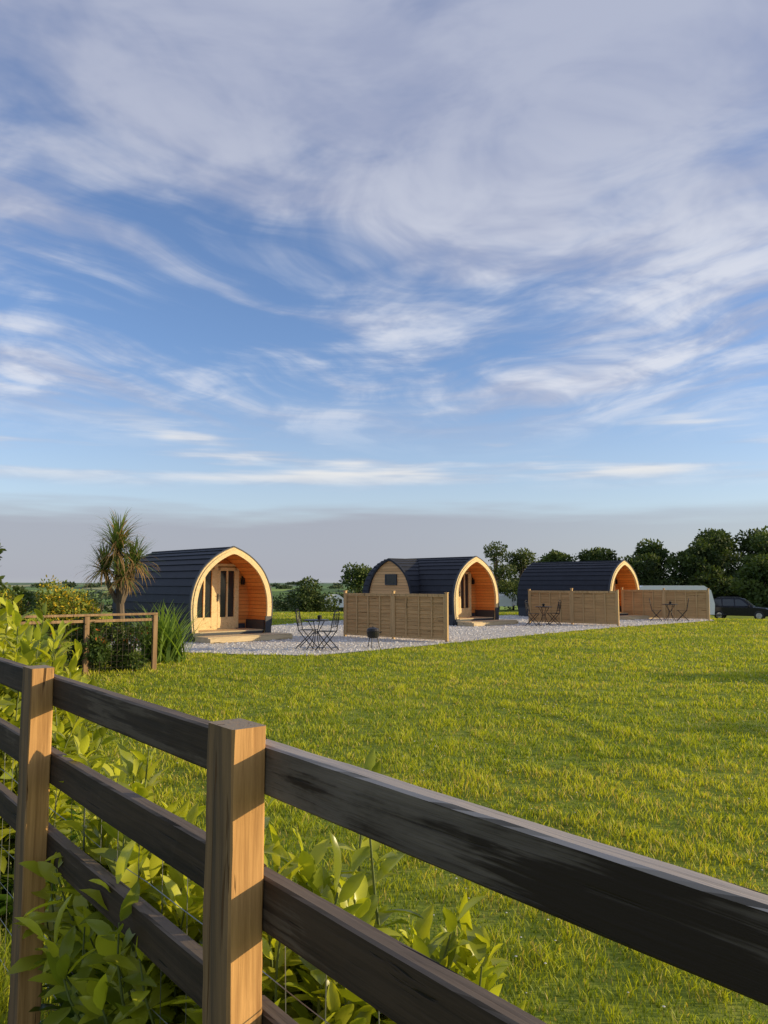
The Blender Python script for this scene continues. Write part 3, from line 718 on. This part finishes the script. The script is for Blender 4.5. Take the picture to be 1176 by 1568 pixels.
def bush(name,items,seed,n,size,cA,cB,flowers=None):
    rg=np.random.default_rng(seed); blobs=[]
    for (x,y,r_,h) in items:
        for q in range(8):
            a=rg.uniform(0,6.28); k=rg.random()**.5*.6
            blobs.append((x+k*r_*math.cos(a),y+k*r_*math.sin(a),h*rg.uniform(.15,.80),r_*rg.uniform(.3,.5),r_*rg.uniform(.3,.5),h*rg.uniform(.15,.26)))
    P,D,N,L,W,C=cloud_leaves(rg,blobs,n,size,cA,cB,asp=.5)
    if flowers is not None:
        f=rg.random(n)<flowers[0]; f&=(P[:,2]>.5*max(i[3] for i in items)); C[f]=np.array(flowers[1])
    P[:,2]=np.maximum(P[:,2],.03)
    V,T,k=leaves(P,D,N,L,W,DIA,DIAT); e=empty(name,(0,0,0)); np_mesh("foliage",V,T,M_tree,np.repeat(C,k,0),e)
    mb=MB()
    for (x,y,r_,h) in items:
        for q in range(6):
            a=q*1.05; mb.tube([(x,y,0),(x+.2*r_*math.cos(a),y+.2*r_*math.sin(a),h*.4),(x+.5*r_*math.cos(a),y+.5*r_*math.sin(a),h*.75)],[.025,.015,.006],5)
    mb.build("stems",M_bark,e)
bush("yellow_flowering_bush",[(-6.3,14.9,.75,1.72),(-5.75,15.2,.5,1.62),(-7.2,14.9,.8,1.65)],21,15000,.06,(.08,.12,.02),(.26,.29,.04),(.22,(.60,.42,.03)))
bush("clipped_hedge",[(-4.75,14.5,.5,1.0),(-5.3,14.0,.6,1.05),(-6.0,13.5,.65,1.05),(-6.8,13.0,.7,1.05)],22,18000,.07,(.04,.075,.016),(.13,.18,.04),(.03,(.40,.12,.03)))
bush("garden_shrub",[(-4.9,9.9,.75,1.2),(-5.7,10.6,.9,1.35),(-6.6,10,1.0,1.4)],23,9000,.08,(.06,.10,.02),(.22,.28,.05))
ge=empty("garden_fence",(0,0,0)); a=Vector((-7.2,12.2)); b=Vector((-4.25,14.4)); dd=(b-a); L=dd.length; dn=dd.normalized(); mb=MB(); mw=MB()
M_gpost=mat_wood("garden_post_wood",(.20,.12,.06),(.40,.26,.14),2,.5,.85)
ang=math.atan2(dn.y,dn.x)
for i in range(4):
    c=a+dn*(L*i/3); mb.box((c.x,c.y,.50),(.08,.08,1.02),rz=ang)
mid=(a+b)/2; mb.box((mid.x,mid.y,1.035),(L+.1,.09,.04),rz=ang); mb.box((mid.x,mid.y,.93),(L,.03,.05),rz=ang)
for z in np.arange(.1,.95,.1): mw.tube([(a.x,a.y,z),(b.x,b.y,z)],.0022,4)
for i in range(int(L/.1)): c=a+dn*(.1*i); mw.tube([(c.x,c.y,.02),(c.x,c.y,.95)],.0022,4)
mb.build("posts_and_rail",M_gpost,ge,bevel=.004); mw.build("mesh",M_dwire,ge)
# trees out on the right whose long shadows cross the lawn
tree("hawthorn_tree",25,12.6,5.2,1.6,60,1500,.2,*md,low=.4)
tree("hawthorn_tree",18.5,8.0,3.8,.9,61,900,.2,*md,low=.5)

# ---------------------------------------------------------------- sky
w=bpy.data.worlds.new("World"); scene.world=w; w.use_nodes=True; w.node_tree.nodes.clear(); t=NT(w.node_tree)
sky=t.n('ShaderNodeTexSky',sky_type='NISHITA',sun_disc=False,sun_elevation=SE,sun_rotation=math.pi/2-SA,altitude=50,air_density=1.0,dust_density=.6,ozone_density=2.0)
tc=t.n('ShaderNodeTexCoord').outputs['Generated']; sp=t.n('ShaderNodeSeparateXYZ',inp={0:tc}); X,Y,Z=sp.outputs
zc=t.math('MAXIMUM',Z,0.); den=t.math('ADD',zc,.10)
px=t.math('SUBTRACT',t.math('DIVIDE',X,den),.12); py=t.math('DIVIDE',Y,den)
pv=t.n('ShaderNodeCombineXYZ',inp={0:px,1:py,2:0.}).outputs[0]
wn=t.n('ShaderNodeTexNoise',inp={'Vector':pv,'Scale':1.1,'Detail':2.,'Roughness':.5})
ws=t.n('ShaderNodeSeparateXYZ',inp={0:wn.outputs['Color']})
q=t.math('ADD',py,t.math('MULTIPLY',t.math('SQRT',t.math('ADD',t.math('MULTIPLY',px,px),.18)),1.15))
q=t.math('ADD',q,t.math('MULTIPLY',ws.outputs[0],1.1))
u_=t.math('ADD',px,t.math('MULTIPLY',ws.outputs[1],.6))
sv=t.n('ShaderNodeCombineXYZ',inp={0:t.math('MULTIPLY',u_,.9),1:t.math('MULTIPLY',q,2.3),2:0.}).outputs[0]
streak=t.noise(sv,1.25,5,.6,0)
puff=t.noise(t.vmath('ADD',pv,t.vmath('MULTIPLY',wn.outputs['Color'],(.9,.9,0))),2.1,5,.58,0)
bigc=t.noise(t.vmath('ADD',pv,(3.3,1.7,0)),.9,1,.5,0)
veil=t.sstep(Z,.30,.56)
cov=t.math('ADD',t.math('MULTIPLY',streak,.50),t.math('MULTIPLY',puff,.38))
cov=t.math('ADD',cov,t.math('MULTIPLY',bigc,.32))
cov=t.math('ADD',cov,t.math('MULTIPLY',veil,.13))
m1=t.math('MULTIPLY',t.sstep(cov,.50,.74),t.sstep(Z,.15,.25))
hv=t.n('ShaderNodeCombineXYZ',inp={0:t.math('MULTIPLY',X,1.6),1:t.math('MULTIPLY',Y,.4),2:t.math('MULTIPLY',Z,17.)}).outputs[0]
hn=t.noise(hv,1.5,4,.55,0)
band=t.math('MULTIPLY',t.sstep(Z,.11,.145),t.sstep(Z,.24,.18))
m2=t.math('MULTIPLY',t.sstep(hn,.46,.64),band)
bank=t.math('MULTIPLY',t.sstep(Z,-.02,.01),t.sstep(t.math('ADD',Z,t.math('MULTIPLY',t.math('SUBTRACT',hn,.5),.09)),.105,.07))
bank=t.math('MULTIPLY',bank,t.sstep(X,.6,-.1,.45,.85))
cm=t.math('MAXIMUM',m1,m2)
ccol=t.mix(t.sstep(puff,.38,.62),(.41,.45,.60),(.76,.78,.85))
ccol=t.mix(t.math('MULTIPLY',veil,.7),ccol,(.36,.40,.55))
ccol=t.mix(m2,ccol,(.88,.86,.83))
skc=t.mix(1.,sky.outputs[0],(1.02,1.08,1.32),'MULTIPLY')
haze=t.sstep(Z,.30,.0,0,.5)
skc2=t.mix(haze,skc,(4.3,4.7,5.1))
bsky=t.n('ShaderNodeBackground',inp={'Color':skc2,'Strength':.15})
bcl=t.n('ShaderNodeBackground',inp={'Color':ccol,'Strength':1.})
bbk=t.n('ShaderNodeBackground',inp={'Color':(.38,.395,.465,1),'Strength':1.})
mx1=t.n('ShaderNodeMixShader',inp={0:t.math('MULTIPLY',cm,.88),1:bsky.outputs[0],2:bcl.outputs[0]})
mx2=t.n('ShaderNodeMixShader',inp={0:bank,1:mx1.outputs[0],2:bbk.outputs[0]})
wo=t.n('ShaderNodeOutputWorld'); t.nt.links.new(mx2.outputs[0],wo.inputs[0])
